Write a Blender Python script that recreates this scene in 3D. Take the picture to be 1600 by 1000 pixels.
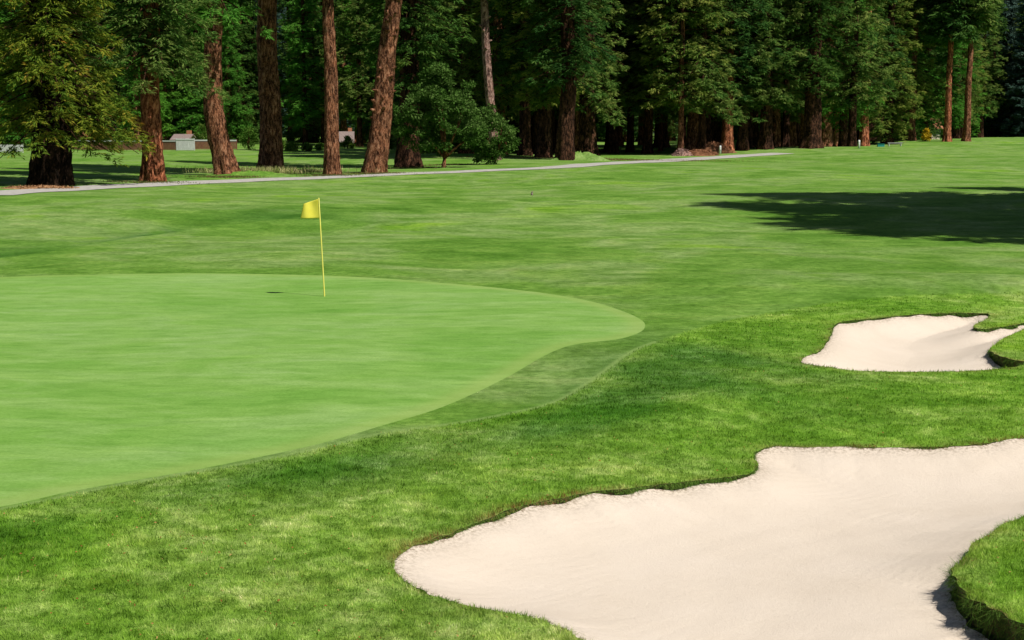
import bpy, math, random
import numpy as np
from mathutils import Vector
R = math.radians
for o in list(bpy.data.objects): bpy.data.objects.remove(o)
SC = bpy.context.scene
# ------------------------------------------------------------ camera, sky, sun, exposure
CAM_H = 3.75; FPX = 2222.0; HOR = 190.0
cd = bpy.data.cameras.new('camera'); cam = bpy.data.objects.new('camera', cd)
SC.collection.objects.link(cam); SC.camera = cam
cd.lens = 50.0; cd.sensor_width = 36.0; cd.clip_start = 0.1; cd.clip_end = 3000
PITCH = math.atan((500-HOR)/FPX)
cam.location = (0, 0, CAM_H); cam.rotation_euler = (math.pi/2-PITCH, 0, 0)
SUN_AZ = R(-39)       # world angle of the sun's bearing, from +X (right) towards the camera
SUN_EL = R(57)
w = bpy.data.worlds.new('World'); SC.world = w; w.use_nodes = True
nt = w.node_tree; bg = nt.nodes['Background']
sky = nt.nodes.new('ShaderNodeTexSky'); sky.sky_type = 'NISHITA'; sky.sun_disc = False
sky.sun_elevation = SUN_EL; sky.sun_rotation = math.pi/2 - SUN_AZ
nt.links.new(sky.outputs[0], bg.inputs[0]); bg.inputs[1].default_value = 0.05
sd_ = bpy.data.lights.new('sun', 'SUN'); sun = bpy.data.objects.new('sun', sd_); SC.collection.objects.link(sun)
sd_.energy = 5.0; sd_.angle = R(0.5); sd_.color = (1.0, 0.95, 0.87)
sdir = Vector((math.cos(SUN_EL)*math.cos(SUN_AZ), math.cos(SUN_EL)*math.sin(SUN_AZ), math.sin(SUN_EL)))
sun.rotation_euler = sdir.to_track_quat('Z', 'Y').to_euler(); sun.location = (60, -40, 90)
SC.view_settings.view_transform = 'Standard'; SC.view_settings.look = 'None'
SC.view_settings.gamma = 1; SC.view_settings.exposure = 0.12
SC.render.resolution_x = 1024; SC.render.resolution_y = 640
SC.cycles.max_bounces = 5; SC.cycles.diffuse_bounces = 3; SC.cycles.transmission_bounces = 4; SC.cycles.transparent_max_bounces = 4

rng = np.random.default_rng(7); random.seed(7)
# ------------------------------------------------------------ terrain height
def g(x, y, cx, cy, sx, sy, h, a=0.0):
    dx = x-cx; dy = y-cy; c, s = math.cos(a), math.sin(a)
    return h*np.exp(-(((dx*c+dy*s)/sx)**2+((-dx*s+dy*c)/sy)**2))
def zg(x, y):
    x = np.asarray(x, float); y = np.asarray(y, float)
    z = 0.05*np.sin(x*0.31+1.0)*np.sin(y*0.27+.4) + 0.02*np.sin(x*0.9+y*0.5)
    far = np.clip((y-36)/20, 0, 1)
    z = z*(1-0.5*far) + far*(0.16*np.sin(x*0.11+y*0.05+1.2)+0.12*np.sin(y*0.13-x*0.04))
    z = z + g(x, y, -20, 64, 15, 5.5, 0.26, -0.1) - g(x, y, -10, 50, 14, 4, 0.22) + g(x, y, 3, 70, 12, 5, .25)
    z = z + g(x, y, 10, 32.0, 7, 2.2, 0.30, -0.15) + g(x, y, 2.6, 19, 2.4, 1.2, 0.10, .8)
    z = z + g(x, y, 4.6, 11.6, 1.0, 1.7, 0.14) - g(x, y, 3.0, 16.0, 4, 1.6, .06)
    z = z + g(x, y, 42, 178, 22, 9, 0.5) + g(x, y, 75, 240, 25, 10, .7)
    return z
CP, SP = math.cos(PITCH), math.sin(PITCH)
def ray(px, py):
    u = (px-800)/FPX; v = -(py-500)/FPX
    return u, CP+v*SP, -SP+v*CP       # x, y, z of the direction
def P(px, py, lift=0.0):
    """the point of the terrain seen at a pixel of the 1600x1000 photograph"""
    dx, dy, dz = ray(px, py); T_ = np.geomspace(6, 620, 6000)
    below = CAM_H+dz*T_ < zg(dx*T_, dy*T_)+lift
    t = T_[np.argmax(below)] if below.any() else (lift-CAM_H)/dz
    for _ in range(3): t = t+(CAM_H+dz*t-float(zg(dx*t, dy*t))-lift)/(-dz)*.7
    return dx*t, dy*t
def at(px, D):
    """x of a pixel column at distance D"""
    return (px-800)/FPX*D*1.0097
def hz(py, D):
    """height of a pixel row at distance D"""
    u, dy, dz = ray(800, py); return CAM_H+dz/dy*D

# ------------------------------------------------------------ object helpers
COL = SC.collection
def tag(o, label=None, cat=None, group=None, kind=None):
    if label: o['label'] = label
    if cat: o['category'] = cat
    if group: o['group'] = group
    if kind: o['kind'] = kind
    return o
def empty(name, loc, rz=0):
    o = bpy.data.objects.new(name, None); COL.objects.link(o); o.location = loc; o.rotation_euler = (0, 0, rz)
    o.empty_display_size = .3
    return o
def link(name, me, parent=None):
    o = bpy.data.objects.new(name, me); COL.objects.link(o); o.parent = parent
    return o
def mesh_np(name, V, F, mats, smooth=True, mi=None, attrs=None):
    """V (n,3); F (m,3) or (m,4)"""
    me = bpy.data.meshes.new(name); V = np.asarray(V, np.float32); F = np.asarray(F, np.int32)
    k = F.shape[1]
    me.vertices.add(len(V)); me.vertices.foreach_set('co', V.ravel())
    me.loops.add(F.size); me.loops.foreach_set('vertex_index', F.ravel())
    me.polygons.add(len(F)); me.polygons.foreach_set('loop_start', np.arange(len(F), dtype=np.int32)*k)
    if mi is not None: me.polygons.foreach_set('material_index', np.asarray(mi, np.int32))
    me.update(calc_edges=True)
    me.polygons.foreach_set('use_smooth', np.full(len(F), smooth, bool))
    for m in (mats if isinstance(mats, (list, tuple)) else [mats]): me.materials.append(m)
    for an, av in (attrs or {}).items():
        a = me.attributes.new(an, 'FLOAT', 'POINT'); a.data.foreach_set('value', np.asarray(av, np.float32))
    return me
class MB:
    def __init__(s): s.v = []; s.f = []
    def poly(s, pts, faces):
        b = len(s.v); s.v += [tuple(p) for p in pts]; s.f += [tuple(b+i for i in f) for f in faces]
    def box(s, x0, x1, y0, y1, z0, z1):
        p = [(x, y, z) for z in (z0, z1) for x, y in ((x0, y0), (x1, y0), (x1, y1), (x0, y1))]
        s.poly(p, [(3, 2, 1, 0), (4, 5, 6, 7), (0, 1, 5, 4), (1, 2, 6, 5), (2, 3, 7, 6), (3, 0, 4, 7)])
    def tube(s, pts, rad, n=8, cap=True):
        pts = [Vector(p) for p in pts]; b = len(s.v)
        for i, p in enumerate(pts):
            d = (pts[min(i+1, len(pts)-1)]-pts[max(i-1, 0)]).normalized()
            a = d.cross(Vector((0, 1, 0.01))).normalized(); c = d.cross(a)
            for k in range(n):
                t = 2*math.pi*k/n; q = p+(a*math.cos(t)+c*math.sin(t))*rad[i]; s.v.append(tuple(q))
        for i in range(len(pts)-1):
            for k in range(n):
                s.f.append((b+i*n+k, b+i*n+(k+1) % n, b+(i+1)*n+(k+1) % n, b+(i+1)*n+k))
        if cap:
            s.f.append(tuple(b+k for k in range(n))[::-1]); s.f.append(tuple(b+(len(pts)-1)*n+k for k in range(n)))
    def mesh(s, name, mat, smooth=False):
        me = bpy.data.meshes.new(name); me.from_pydata(s.v, [], s.f); me.update()
        me.materials.append(mat)
        if smooth:
            for p in me.polygons: p.use_smooth = True
        return me
    def build(s, name, mat, parent=None, smooth=False): return link(name, s.mesh(name, mat, smooth), parent)

# ------------------------------------------------------------ materials
def newmat(name):
    m = bpy.data.materials.new(name); m.use_nodes = True
    nt = m.node_tree; b = nt.nodes['Principled BSDF']; b.inputs['Roughness'].default_value = .8
    b.inputs['Specular IOR Level'].default_value = .2
    return m, nt, b
class NB:
    def __init__(s, nt): s.nt = nt; s.N = nt.nodes; s.L = nt.links
    def pos(s, scale=(1, 1, 1), obj=False, rot=0.0):
        if obj: src = s.N.new('ShaderNodeTexCoord').outputs['Object']
        else: src = s.N.new('ShaderNodeNewGeometry').outputs['Position']
        mp = s.N.new('ShaderNodeMapping'); mp.inputs['Scale'].default_value = scale; mp.inputs['Rotation'].default_value = (0, 0, rot)
        s.L.new(src, mp.inputs[0]); return mp.outputs[0]
    def noise(s, vec, scale, detail=4, rough=.55, dist=0):
        n = s.N.new('ShaderNodeTexNoise'); n.inputs['Scale'].default_value = scale; n.inputs['Detail'].default_value = detail
        n.inputs['Roughness'].default_value = rough; n.inputs['Distortion'].default_value = dist
        s.L.new(vec, n.inputs['Vector']); return n.outputs['Fac']
    def ramp(s, fac, stops):
        r = s.N.new('ShaderNodeValToRGB'); e = r.color_ramp.elements
        while len(e) < len(stops): e.new(.5)
        for k, (p, c) in enumerate(stops):
            e[k].position = p; e[k].color = (*c, 1) if isinstance(c, tuple) else (c, c, c, 1)
        s.L.new(fac, r.inputs[0]); return r.outputs[0]
    def mix(s, fac, a, b, mode='MIX'):
        m = s.N.new('ShaderNodeMix'); m.data_type = 'RGBA'; m.blend_type = mode
        for sock, v in ((m.inputs[0], fac), (m.inputs[6], a), (m.inputs[7], b)):
            if isinstance(v, (int, float)): sock.default_value = v
            elif isinstance(v, tuple): sock.default_value = (*v, 1)
            else: s.L.new(v, sock)
        return m.outputs[2]
    def attr(s, name):
        a = s.N.new('ShaderNodeAttribute'); a.attribute_name = name; return a.outputs['Fac']
    def math(s, op, a, b=0.0):
        m = s.N.new('ShaderNodeMath'); m.operation = op
        for k, v in ((0, a), (1, b)):
            if isinstance(v, (int, float)): m.inputs[k].default_value = v
            else: s.L.new(v, m.inputs[k])
        return m.outputs[0]
    def bump(s, bsdf, h, strength, dist):
        b = s.N.new('ShaderNodeBump'); b.inputs['Strength'].default_value = strength; b.inputs['Distance'].default_value = dist
        s.L.new(h, b.inputs['Height']); s.L.new(b.outputs[0], bsdf.inputs['Normal'])

def grass_colour(nb):
    """turf colour by world position: large mown patches, clumps and dry streaks"""
    p = nb.pos()
    big = nb.noise(p, .13, 3, .6, .6); mid = nb.noise(p, .75, 4, .6, .4); fine = nb.noise(p, 5.5, 4, .7)
    streak = nb.noise(nb.pos((.75, 1.1, 1), rot=.5), .42, 5, .66, 1.6)
    c = nb.ramp(big, [(.34, (.088, .196, .020)), (.46, (.124, .240, .033)), (.56, (.166, .262, .066)), (.68, (.140, .274, .022))])
    c = nb.mix(1.0, c, nb.ramp(mid, [(.33, (.74, .80, .62)), (.5, (1.0, 1.0, 1.0)), (.66, (1.22, 1.14, 1.25))]), 'MULTIPLY')
    c = nb.mix(1.0, c, nb.ramp(streak, [(.34, (.72, .82, .60)), (.5, (.98, 1.0, 1.0)), (.66, (1.28, 1.13, 1.35))]), 'MULTIPLY')
    return nb.mix(1.0, c, nb.ramp(fine, [(.30, (.62, .68, .55)), (.5, (.98, .99, 1.0)), (.70, (1.36, 1.26, 1.5))]), 'MULTIPLY')

def mat_turf():
    m, nt, b = newmat('turf'); nb = NB(nt)
    c = grass_colour(nb)
    p = nb.pos()
    vf = nb.noise(p, 45, 4, .75)
    # rough grass: deeper green, tufty
    rc = nb.mix(1.0, c, (1.1, 1.1, .85), 'MULTIPLY')
    rc = nb.mix(1.0, rc, nb.ramp(nb.noise(p, 2.2, 4, .7, .5), [(.34, (.92, .98, .66)), (.48, (1.28, 1.30, 1.05)), (.60, (1.80, 1.56, 2.0)), (.70, (2.3, 1.8, 2.9))]), 'MULTIPLY')
    rc = nb.mix(nb.ramp(vf, [(.35, 0.0), (.62, 1.0)]), nb.mix(1.0, rc, (.48, .52, .45), 'MULTIPLY'), rc)
    c2 = nb.mix(nb.attr('rough'), c, rc)
    c2 = nb.mix(nb.attr('lush_shade'), c2, nb.mix(1.0, c2, (.38, .56, .44), 'MULTIPLY'))  # darker green: thick grass together with painted bank shade
    edge = nb.attr('line')
    c2 = nb.mix(edge, c2, (.21, .31, .09))
    dry = nb.noise(p, 3.5, 4, .6)
    dm = nb.math('MULTIPLY', nb.attr('dry'), nb.ramp(dry, [(.42, 0.0), (.6, 1.0)]))
    c2 = nb.mix(dm, c2, (.17, .12, .045))
    nt.links.new(c2, b.inputs['Base Color']); b.inputs['Roughness'].default_value = .9; b.inputs['Specular IOR Level'].default_value = .1
    h = nb.math('ADD', nb.noise(p, 28, 4, .7), nb.math('MULTIPLY', nb.noise(p, 2.2, 3, .6), 2.5))
    nb.bump(b, h, .75, .035)
    return m
def mat_green():
    m, nt, b = newmat('putting_turf'); nb = NB(nt); p = nb.pos()
    st = nb.noise(nb.pos((.45, 1.2, 1), rot=.25), .75, 6, .65, .8)
    c = nb.ramp(st, [(.32, (.132, .278, .040)), (.46, (.162, .308, .054)), (.56, (.184, .322, .072)), (.70, (.205, .352, .074))])
    big = nb.noise(p, .24, 3, .55, .6)
    c = nb.mix(1.0, c, nb.ramp(big, [(.36, (.84, .92, .78)), (.5, (1, 1, 1)), (.64, (1.06, 1.02, 1.22))]), 'MULTIPLY')
    f = nb.noise(p, 22, 5, .75)
    c = nb.mix(1.0, c, nb.ramp(f, [(.3, (.80, .84, .74)), (.5, (1, 1, 1)), (.70, (1.16, 1.12, 1.25))]), 'MULTIPLY')
    f2 = nb.noise(nb.pos((.5, 1.2, 1)), 3.0, 5, .7, .4)
    c = nb.mix(1.0, c, nb.ramp(f2, [(.34, (.80, .86, .74)), (.5, (1, 1, 1)), (.66, (1.16, 1.11, 1.24))]), 'MULTIPLY')
    c = nb.mix(nb.math('MULTIPLY', nb.attr('line'), .5), c, (.25, .34, .085))
    nt.links.new(c, b.inputs['Base Color']); b.inputs['Roughness'].default_value = .85
    nb.bump(b, nb.math('ADD', f, nb.math('MULTIPLY', f2, 3)), .35, .02)
    return m
def mat_sand():
    m, nt, b = newmat('sand'); nb = NB(nt); p = nb.pos()
    c = nb.ramp(nb.noise(p, .8, 5, .6, .5), [(.35, (.595, .51, .415)), (.55, (.635, .55, .455)), (.72, (.66, .575, .485))])
    gr = nb.noise(p, 120, 3, .8)
    c = nb.mix(.35, c, nb.ramp(gr, [(.3, (.46, .38, .30)), (.5, (.63, .55, .455)), (.7, (.70, .62, .53))]))
    sp = nb.noise(nb.pos((1, 1.4, 1)), 14, 6, .8)
    c = nb.mix(nb.ramp(sp, [(.62, 0.0), (.74, .35)]), c, (.34, .26, .18))
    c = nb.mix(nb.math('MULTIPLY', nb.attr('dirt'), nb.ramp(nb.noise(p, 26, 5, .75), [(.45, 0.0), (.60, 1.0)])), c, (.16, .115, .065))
    nt.links.new(c, b.inputs['Base Color']); b.inputs['Roughness'].default_value = .95; b.inputs['Specular IOR Level'].default_value = .05
    rk = nb.noise(nb.pos((1.0, 1.3, 1)), 16.0, 6, .8, .3)
    wv = nt.nodes.new('ShaderNodeTexWave'); wv.inputs['Scale'].default_value = 3.2; wv.inputs['Distortion'].default_value = 7; wv.inputs['Detail'].default_value = 3; wv.inputs['Detail Scale'].default_value = .5
    nt.links.new(nb.pos((.5, 1, 1), rot=.5), wv.inputs['Vector'])
    msk = nb.ramp(nb.noise(p, .55, 3, .6), [(.45, 0.0), (.62, 1.0)])
    h = nb.math('ADD', nb.math('MULTIPLY', gr, .35), nb.math('ADD', nb.math('MULTIPLY', rk, 1.0), nb.math('MULTIPLY', nb.math('MULTIPLY', wv.outputs['Fac'], msk), .22)))
    nb.bump(b, h, .5, .03)
    return m
def mat_lip():
    m, nt, b = newmat('turf_edge'); nb = NB(nt); p = nb.pos((1, 1, 2.5))
    n = nb.noise(p, 13, 5, .7)
    c = nb.ramp(n, [(.32, (.020, .018, .009)), (.46, (.045, .075, .018)), (.54, (.10, .06, .025)), (.68, (.075, .12, .03))])
    nt.links.new(c, b.inputs['Base Color']); nb.bump(b, n, 1.0, .05)
    return m
def mat_blade():
    m, nt, b = newmat('grass_blade'); nb = NB(nt)
    c = grass_colour(nb); t = nb.attr('tip'); v = nb.attr('var')
    c = nb.mix(1.0, c, nb.ramp(v, [(0.0, (.46, .54, .30)), (.5, (1.22, 1.2, .9)), (.80, (1.75, 1.55, 1.5)), (.93, (2.3, 1.75, 2.8)), (1.0, (2.9, 1.6, 2.6))]), 'MULTIPLY')
    c = nb.mix(1.0, c, nb.ramp(nb.noise(nb.pos(), 2.2, 4, .7, .5), [(.34, (.92, .98, .66)), (.48, (1.28, 1.30, 1.05)), (.60, (1.80, 1.56, 2.0)), (.70, (2.3, 1.8, 2.9))]), 'MULTIPLY')
    c = nb.mix(nb.attr('lush_shade'), c, nb.mix(1.0, c, (.38, .56, .44), 'MULTIPLY'))  # blades take the same painted shade as the turf below
    c = nb.mix(nb.math('MULTIPLY', t, .30), c, nb.mix(1.0, c, (1.7, 1.5, 1.7), 'MULTIPLY'))
    c = nb.mix(nb.attr('dry'), c, (.24, .13, .045))
    tr = nt.nodes.new('ShaderNodeBsdfTranslucent'); df = nt.nodes.new('ShaderNodeBsdfDiffuse')
    mx = nt.nodes.new('ShaderNodeMixShader'); mx.inputs[0].default_value = .38
    nt.links.new(c, tr.inputs[0]); nt.links.new(c, df.inputs[0]); nt.links.new(df.outputs[0], mx.inputs[1]); nt.links.new(tr.outputs[0], mx.inputs[2])
    nt.links.new(mx.outputs[0], nt.nodes['Material Output'].inputs[0]); nt.nodes.remove(b)
    return m
def mat_leaf(name, stops, trans=.3, tint=(1, 1, 1)):
    m, nt, b = newmat(name); nb = NB(nt)
    c = nb.ramp(nb.attr('var'), stops)
    oi = nt.nodes.new('ShaderNodeObjectInfo')
    c = nb.mix(1.0, c, nb.ramp(oi.outputs['Random'], [(0.0, (.78, .88, .85)), (.5, (1.0, 1.0, 1.0)), (1.0, (1.22, 1.1, .9))]), 'MULTIPLY')
    tr = nt.nodes.new('ShaderNodeBsdfTranslucent'); df = nt.nodes.new('ShaderNodeBsdfDiffuse')
    mx = nt.nodes.new('ShaderNodeMixShader'); mx.inputs[0].default_value = trans
    nt.links.new(c, tr.inputs[0]); nt.links.new(c, df.inputs[0]); nt.links.new(df.outputs[0], mx.inputs[1]); nt.links.new(tr.outputs[0], mx.inputs[2])
    nt.links.new(mx.outputs[0], nt.nodes['Material Output'].inputs[0]); nt.nodes.remove(b)
    return m
def mat_bark(name, dark, mid, light, sc=1.0):
    m, nt, b = newmat(name); nb = NB(nt)
    p = nb.pos((3.4*sc, 3.4*sc, 1.05*sc), obj=True); p2 = nb.pos((1, 1, 1), obj=True)
    n = nb.noise(p, 1.6, 6, .72, .6); n2 = nb.noise(p2, 1.1, 4, .6, .4); n3 = nb.noise(nb.pos((5, 5, 3.2), obj=True), 3.0, 4, .75)
    c = nb.ramp(n, [(.40, tuple(q*.45 for q in dark)), (.47, dark), (.54, mid), (.63, light)])
    c = nb.mix(1.0, c, nb.ramp(n2, [(.36, (.55, .55, .6)), (.5, (1, 1, 1)), (.64, (1.35, 1.3, 1.3))]), 'MULTIPLY')
    c = nb.mix(nb.ramp(n3, [(.56, 0.0), (.66, .6)]), c, tuple(min(1, q*1.5) for q in light))
    nt.links.new(c, b.inputs['Base Color']); b.inputs['Roughness'].default_value = .95; b.inputs['Specular IOR Level'].default_value = .05
    nb.bump(b, nb.math('ADD', n, nb.math('MULTIPLY', n3, .5)), 1.0, .16)
    return m
def mat_simple(name, a, b_, scale=4, rough=.7, bump=0, stretch=(1, 1, 1), metal=0):
    m, nt, b = newmat(name); nb = NB(nt)
    n = nb.noise(nb.pos(stretch, obj=True), scale, 5, .65)
    nt.links.new(nb.ramp(n, [(.35, a), (.65, b_)]), b.inputs['Base Color']); b.inputs['Roughness'].default_value = rough
    if bump: nb.bump(b, n, .6, bump)
    return m
M = dict(turf=mat_turf(), green=mat_green(), sand=mat_sand(), lip=mat_lip(), blade=mat_blade())
M['path'] = mat_simple('path_asphalt', (.30, .29, .265), (.43, .41, .375), 3, .9, .01)
M['hill'] = mat_simple('hill_scrub', (.004, .010, .005), (.014, .028, .014), .12, .95, .5)
M['needle_dark'] = mat_leaf('needle_dark', [(0, (.018, .055, .016)), (.4, (.042, .115, .026)), (.8, (.085, .170, .036)), (1, (.14, .20, .04))])
M['needle_mid'] = mat_leaf('needle_mid', [(0, (.028, .080, .018)), (.35, (.070, .165, .030)), (.7, (.195, .260, .058)), (1, (.31, .33, .09))])
M['needle_bright'] = mat_leaf('needle_bright', [(0, (.030, .120, .018)), (.5, (.085, .250, .032)), (1, (.150, .330, .045))])
M['needle_yellow'] = mat_leaf('needle_yellow', [(0, (.024, .065, .010)), (.35, (.085, .165, .022)), (.70, (.185, .235, .028)), (.88, (.28, .22, .035)), (1, (.42, .19, .03))])
M['needle_blue_haze'] = mat_leaf('needle_blue_haze', [(0, (.040, .085, .070)), (.6, (.075, .135, .105)), (1, (.11, .17, .13))])  # blue-green needles, paled so the colour carries the distant haze
M['oak_leaf'] = mat_leaf('oak_leaf', [(0, (.040, .095, .016)), (.5, (.085, .165, .030)), (1, (.18, .26, .075))])
M['bush_leaf'] = mat_leaf('bush_leaf', [(0, (.05, .11, .02)), (.6, (.11, .21, .03)), (1, (.20, .30, .05))])
M['yellow_leaf'] = mat_leaf('yellow_leaf', [(0, (.35, .25, .02)), (.6, (.60, .42, .03)), (1, (.75, .55, .05))])
M['bark_red'] = mat_bark('bark_red', (.14, .042, .020), (.42, .145, .070), (.56, .25, .14))
M['bark_brown'] = mat_bark('bark_brown', (.085, .034, .018), (.28, .115, .058), (.45, .24, .145), 1.1)
M['bark_dark'] = mat_bark('bark_dark', (.018, .011, .007), (.075, .034, .020), (.14, .068, .040))
M['bark_pink'] = mat_bark('bark_pink', (.13, .07, .055), (.36, .21, .17), (.50, .34, .29), 1.3)

# ------------------------------------------------------------ outlines on the ground
def smooth(pts, n=6, closed=True):
    p = np.array(pts, float); N = len(p); out = []
    for i in range(N if closed else N-1):
        if closed: a, b, c, d = p[(i-1) % N], p[i], p[(i+1) % N], p[(i+2) % N]
        else: a, b, c, d = p[max(i-1, 0)], p[i], p[i+1], p[min(i+2, N-1)]
        for k in range(n):
            t = k/n
            out.append(.5*((2*b)+(-a+c)*t+(2*a-5*b+4*c-d)*t*t+(-a+3*b-3*c+d)*t**3))
    if not closed: out.append(p[-1])
    return np.array(out)
def ground_line(pts, lift=0):
    return [(*P(q[0], q[1], lift), *q[2:]) for q in pts]
GREEN = smooth(ground_line([(0, 433), (150, 429), (300, 427), (450, 429), (600, 435), (750, 447), (850, 458), (920, 470), (970, 485), (999, 498), (1008, 508), (1000, 519), (970, 529), (930, 534), (890, 540), (850, 556), (800, 585), (740, 615), (680, 640), (600, 664), (500, 693), (400, 715), (300, 735), (200, 752), (100, 770), (0, 792), (-250, 835), (-700, 800), (-1000, 620), (-900, 500), (-400, 442)]), 5)
# photo x, photo y of the turf edge, height of the lip below it
SAND1 = smooth(ground_line([(617, 880, .03), (640, 856, .04), (690, 838, .06), (740, 820, .08), (800, 795, .10), (860, 782, .11), (920, 770, .11), (1000, 761, .10), (1080, 752, .09), (1140, 745, .07), (1172, 738, .07), (1184, 726, .06), (1178, 714, .05), (1186, 704, .04), (1215, 698, .03), (1280, 699, .03), (1350, 699, .035), (1420, 699, .035), (1500, 696, .05), (1560, 690, .05), (1600, 684, .04), (1720, 680, .05), (1840, 712, .05), (1850, 765, .06), (1700, 780, .08), (1600, 806, .10), (1560, 824, .12), (1520, 852, .16), (1494, 882, .24), (1490, 902, .30), (1510, 926, .34), (1552, 951, .36), (1600, 976, .36), (1680, 1030, .36), (1720, 1100, .30), (1600, 1190, .2), (1300, 1190, .12), (1100, 1120, .08), (1000, 1055, .06), (930, 1010, .05), (900, 994, .05), (860, 973, .04), (820, 961, .04), (760, 953, .04), (700, 938, .04), (660, 924, .03), (628, 905, .03)]), 6)
SAND2 = smooth(ground_line([(1250, 566, .02), (1272, 552, .04), (1288, 541, .05), (1296, 525, .05), (1304, 507, .06), (1330, 501, .07), (1370, 497, .07), (1410, 493, .08), (1460, 490, .09), (1510, 489, .10), (1548, 491, .10), (1536, 500, .12), (1523, 508, .14), (1527, 514, .12), (1550, 513, .12), (1585, 508, .12), (1606, 504, .10), (1608, 509, .08), (1592, 518, .10), (1562, 531, .10), (1549, 543, .12), (1547, 550, .16), (1562, 557, .18), (1590, 563, .18), (1612, 568, .12), (1590, 572, .08), (1550, 577, .06), (1500, 580, .06), (1420, 581, .06), (1340, 579, .05), (1290, 573, .04)]), 5)
ROUGH = smooth(ground_line([(2200, 450), (1900, 452), (1600, 456), (1450, 460), (1330, 469), (1240, 483), (1150, 498), (1080, 516), (1025, 535), (985, 552), (930, 592), (870, 628), (790, 648), (700, 664), (600, 678), (500, 701), (400, 722), (200, 757), (0, 797), (-300, 850), (-800, 930)]), 5, False)
ROUGH = np.vstack([ROUGH, [(-12, -10), (60, -10), (60, ROUGH[0][1])]])

def ragged(poly, seed):
    r = np.random.default_rng(seed); a = np.roll(poly[:, :2], 1, 0); b = np.roll(poly[:, :2], -1, 0); t = b-a; t /= np.linalg.norm(t, axis=1)[:, None]
    k = np.arange(len(poly)); w_ = r.normal(0, 1, len(poly)); w_ = w_*.6+.4*np.roll(w_, 1)+.6*np.sin(k*1.3)*np.sin(k*.37)
    poly[:, :2] += np.stack([t[:, 1], -t[:, 0]], 1)*(w_*(.012+.10*np.minimum(poly[:, 2], .12)))[:, None]
    return poly
SAND1 = ragged(SAND1, 5); SAND2 = ragged(SAND2, 6)
for S_ in (SAND1, SAND2): S_[:, 2] *= .72+.38*np.sin(S_[:, 0]*2.9+S_[:, 1]*1.7)*np.sin(S_[:, 0]*6.1)
def sdf(x, y, poly, extra=None):
    """signed distance (negative inside), plus an attribute of the nearest outline point"""
    a = poly[:, :2]; b = np.roll(a, -1, 0)
    d2 = np.full(x.shape, 1e18); ins = np.zeros(x.shape, bool); ex = np.zeros(x.shape)
    for i in range(len(a)):
        ax, ay = a[i]; bx, by = b[i]; ex_, ey_ = bx-ax, by-ay; L = ex_*ex_+ey_*ey_+1e-12
        t = np.clip(((x-ax)*ex_+(y-ay)*ey_)/L, 0, 1)
        q = (x-ax-t*ex_)**2+(y-ay-t*ey_)**2
        m = q < d2; d2[m] = q[m]
        if extra is not None:
            e0 = extra[i]; e1 = extra[(i+1) % len(a)]; ex[m] = (e0+(e1-e0)*t[m])
        c = ((ay > y) != (by > y)) & (x < ax+(y-ay)*(bx-ax)/(by-ay+1e-15))
        ins ^= c
    s = np.sqrt(d2)*np.where(ins, -1, 1)
    return (s, ex) if extra is not None else s
def sdf_box(x, y, poly, pad, extra=None):
    s = np.full(x.shape, 99.0); e = np.zeros(x.shape)
    lo = poly[:, :2].min(0)-pad; hi = poly[:, :2].max(0)+pad
    m = (x > lo[0]) & (x < hi[0]) & (y > lo[1]) & (y < hi[1])
    if m.any():
        r = sdf(x[m], y[m], poly, extra)
        if extra is not None: s[m] = r[0]; e[m] = r[1]
        else: s[m] = r
    return (s, e) if extra is not None else s

# ------------------------------------------------------------ ground sheet, green and bunkers
us = np.concatenate([-np.geomspace(4.0, .43, 40), np.arange(-.42, .4201, .00125), np.geomspace(.43, 4.0, 40)])
ys = list(np.linspace(-7, 7.2, 26)); yy = 7.5
while yy < 620: ys.append(yy); yy += .00085*yy**1.6
ys.append(yy); ys = np.array(ys)
nx, ny = len(us), len(ys)
X = us[None, :]*(ys[:, None]+8.0); Y = np.repeat(ys[:, None], nx, 1)
def snap(X, Y, S):
    best = np.full(X.shape, .51); NX = X.copy(); NY = Y.copy(); hit = np.zeros(X.shape, bool)
    def do(sl0, sl1):
        s0, s1 = S[sl0], S[sl1]; cr = (s0*s1) < 0
        t = np.where(cr, s0/(s0-s1+1e-20), 0)
        px = X[sl0]+(X[sl1]-X[sl0])*t; py = Y[sl0]+(Y[sl1]-Y[sl0])*t
        for sl, tt in ((sl0, t), (sl1, 1-t)):
            m = cr & (tt <= .5+1e-9) & (tt < best[sl])
            bv = best[sl]; bv[m] = tt[m]; xv = NX[sl]; xv[m] = px[m]; yv = NY[sl]; yv[m] = py[m]; hv = hit[sl]; hv[m] = True
    A = slice(None)
    do((A, slice(0, -1)), (A, slice(1, None))); do((slice(0, -1), A), (slice(1, None), A))
    S2 = S.copy(); S2[hit] = 0
    return NX, NY, S2
Sg = sdf_box(X, Y, GREEN, 2); X, Y, Sg = snap(X, Y, Sg)
S1 = sdf_box(X, Y, SAND1, 2); X, Y, S1 = snap(X, Y, S1)
S2 = sdf_box(X, Y, SAND2, 2); X, Y, S2 = snap(X, Y, S2)
Z = zg(X, Y)
_, L1 = sdf_box(X, Y, SAND1, 2, SAND1[:, 2]); _, L2 = sdf_box(X, Y, SAND2, 2, SAND2[:, 2])
SR = sdf_box(X, Y, ROUGH, 50)
rough = np.clip(.5-SR/.12, 0, 1); rough[Y > 60] = 0
line = np.exp(-((SR-.03)/.05)**2)*.7*(Y < 24); line_g = np.exp(-((Sg+.12)/.22)**2)
dsand = np.minimum(np.where(S1 > 0, S1, 0)+(S1 == 0)*0, 9); dsand = np.minimum(np.abs(S1), np.abs(S2))
dry = np.exp(-dsand/.10)*(.75)
idx = np.arange(nx*ny).reshape(ny, nx)
a, b, c, d = idx[:-1, :-1].ravel(), idx[:-1, 1:].ravel(), idx[1:, 1:].ravel(), idx[1:, :-1].ravel()
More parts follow.
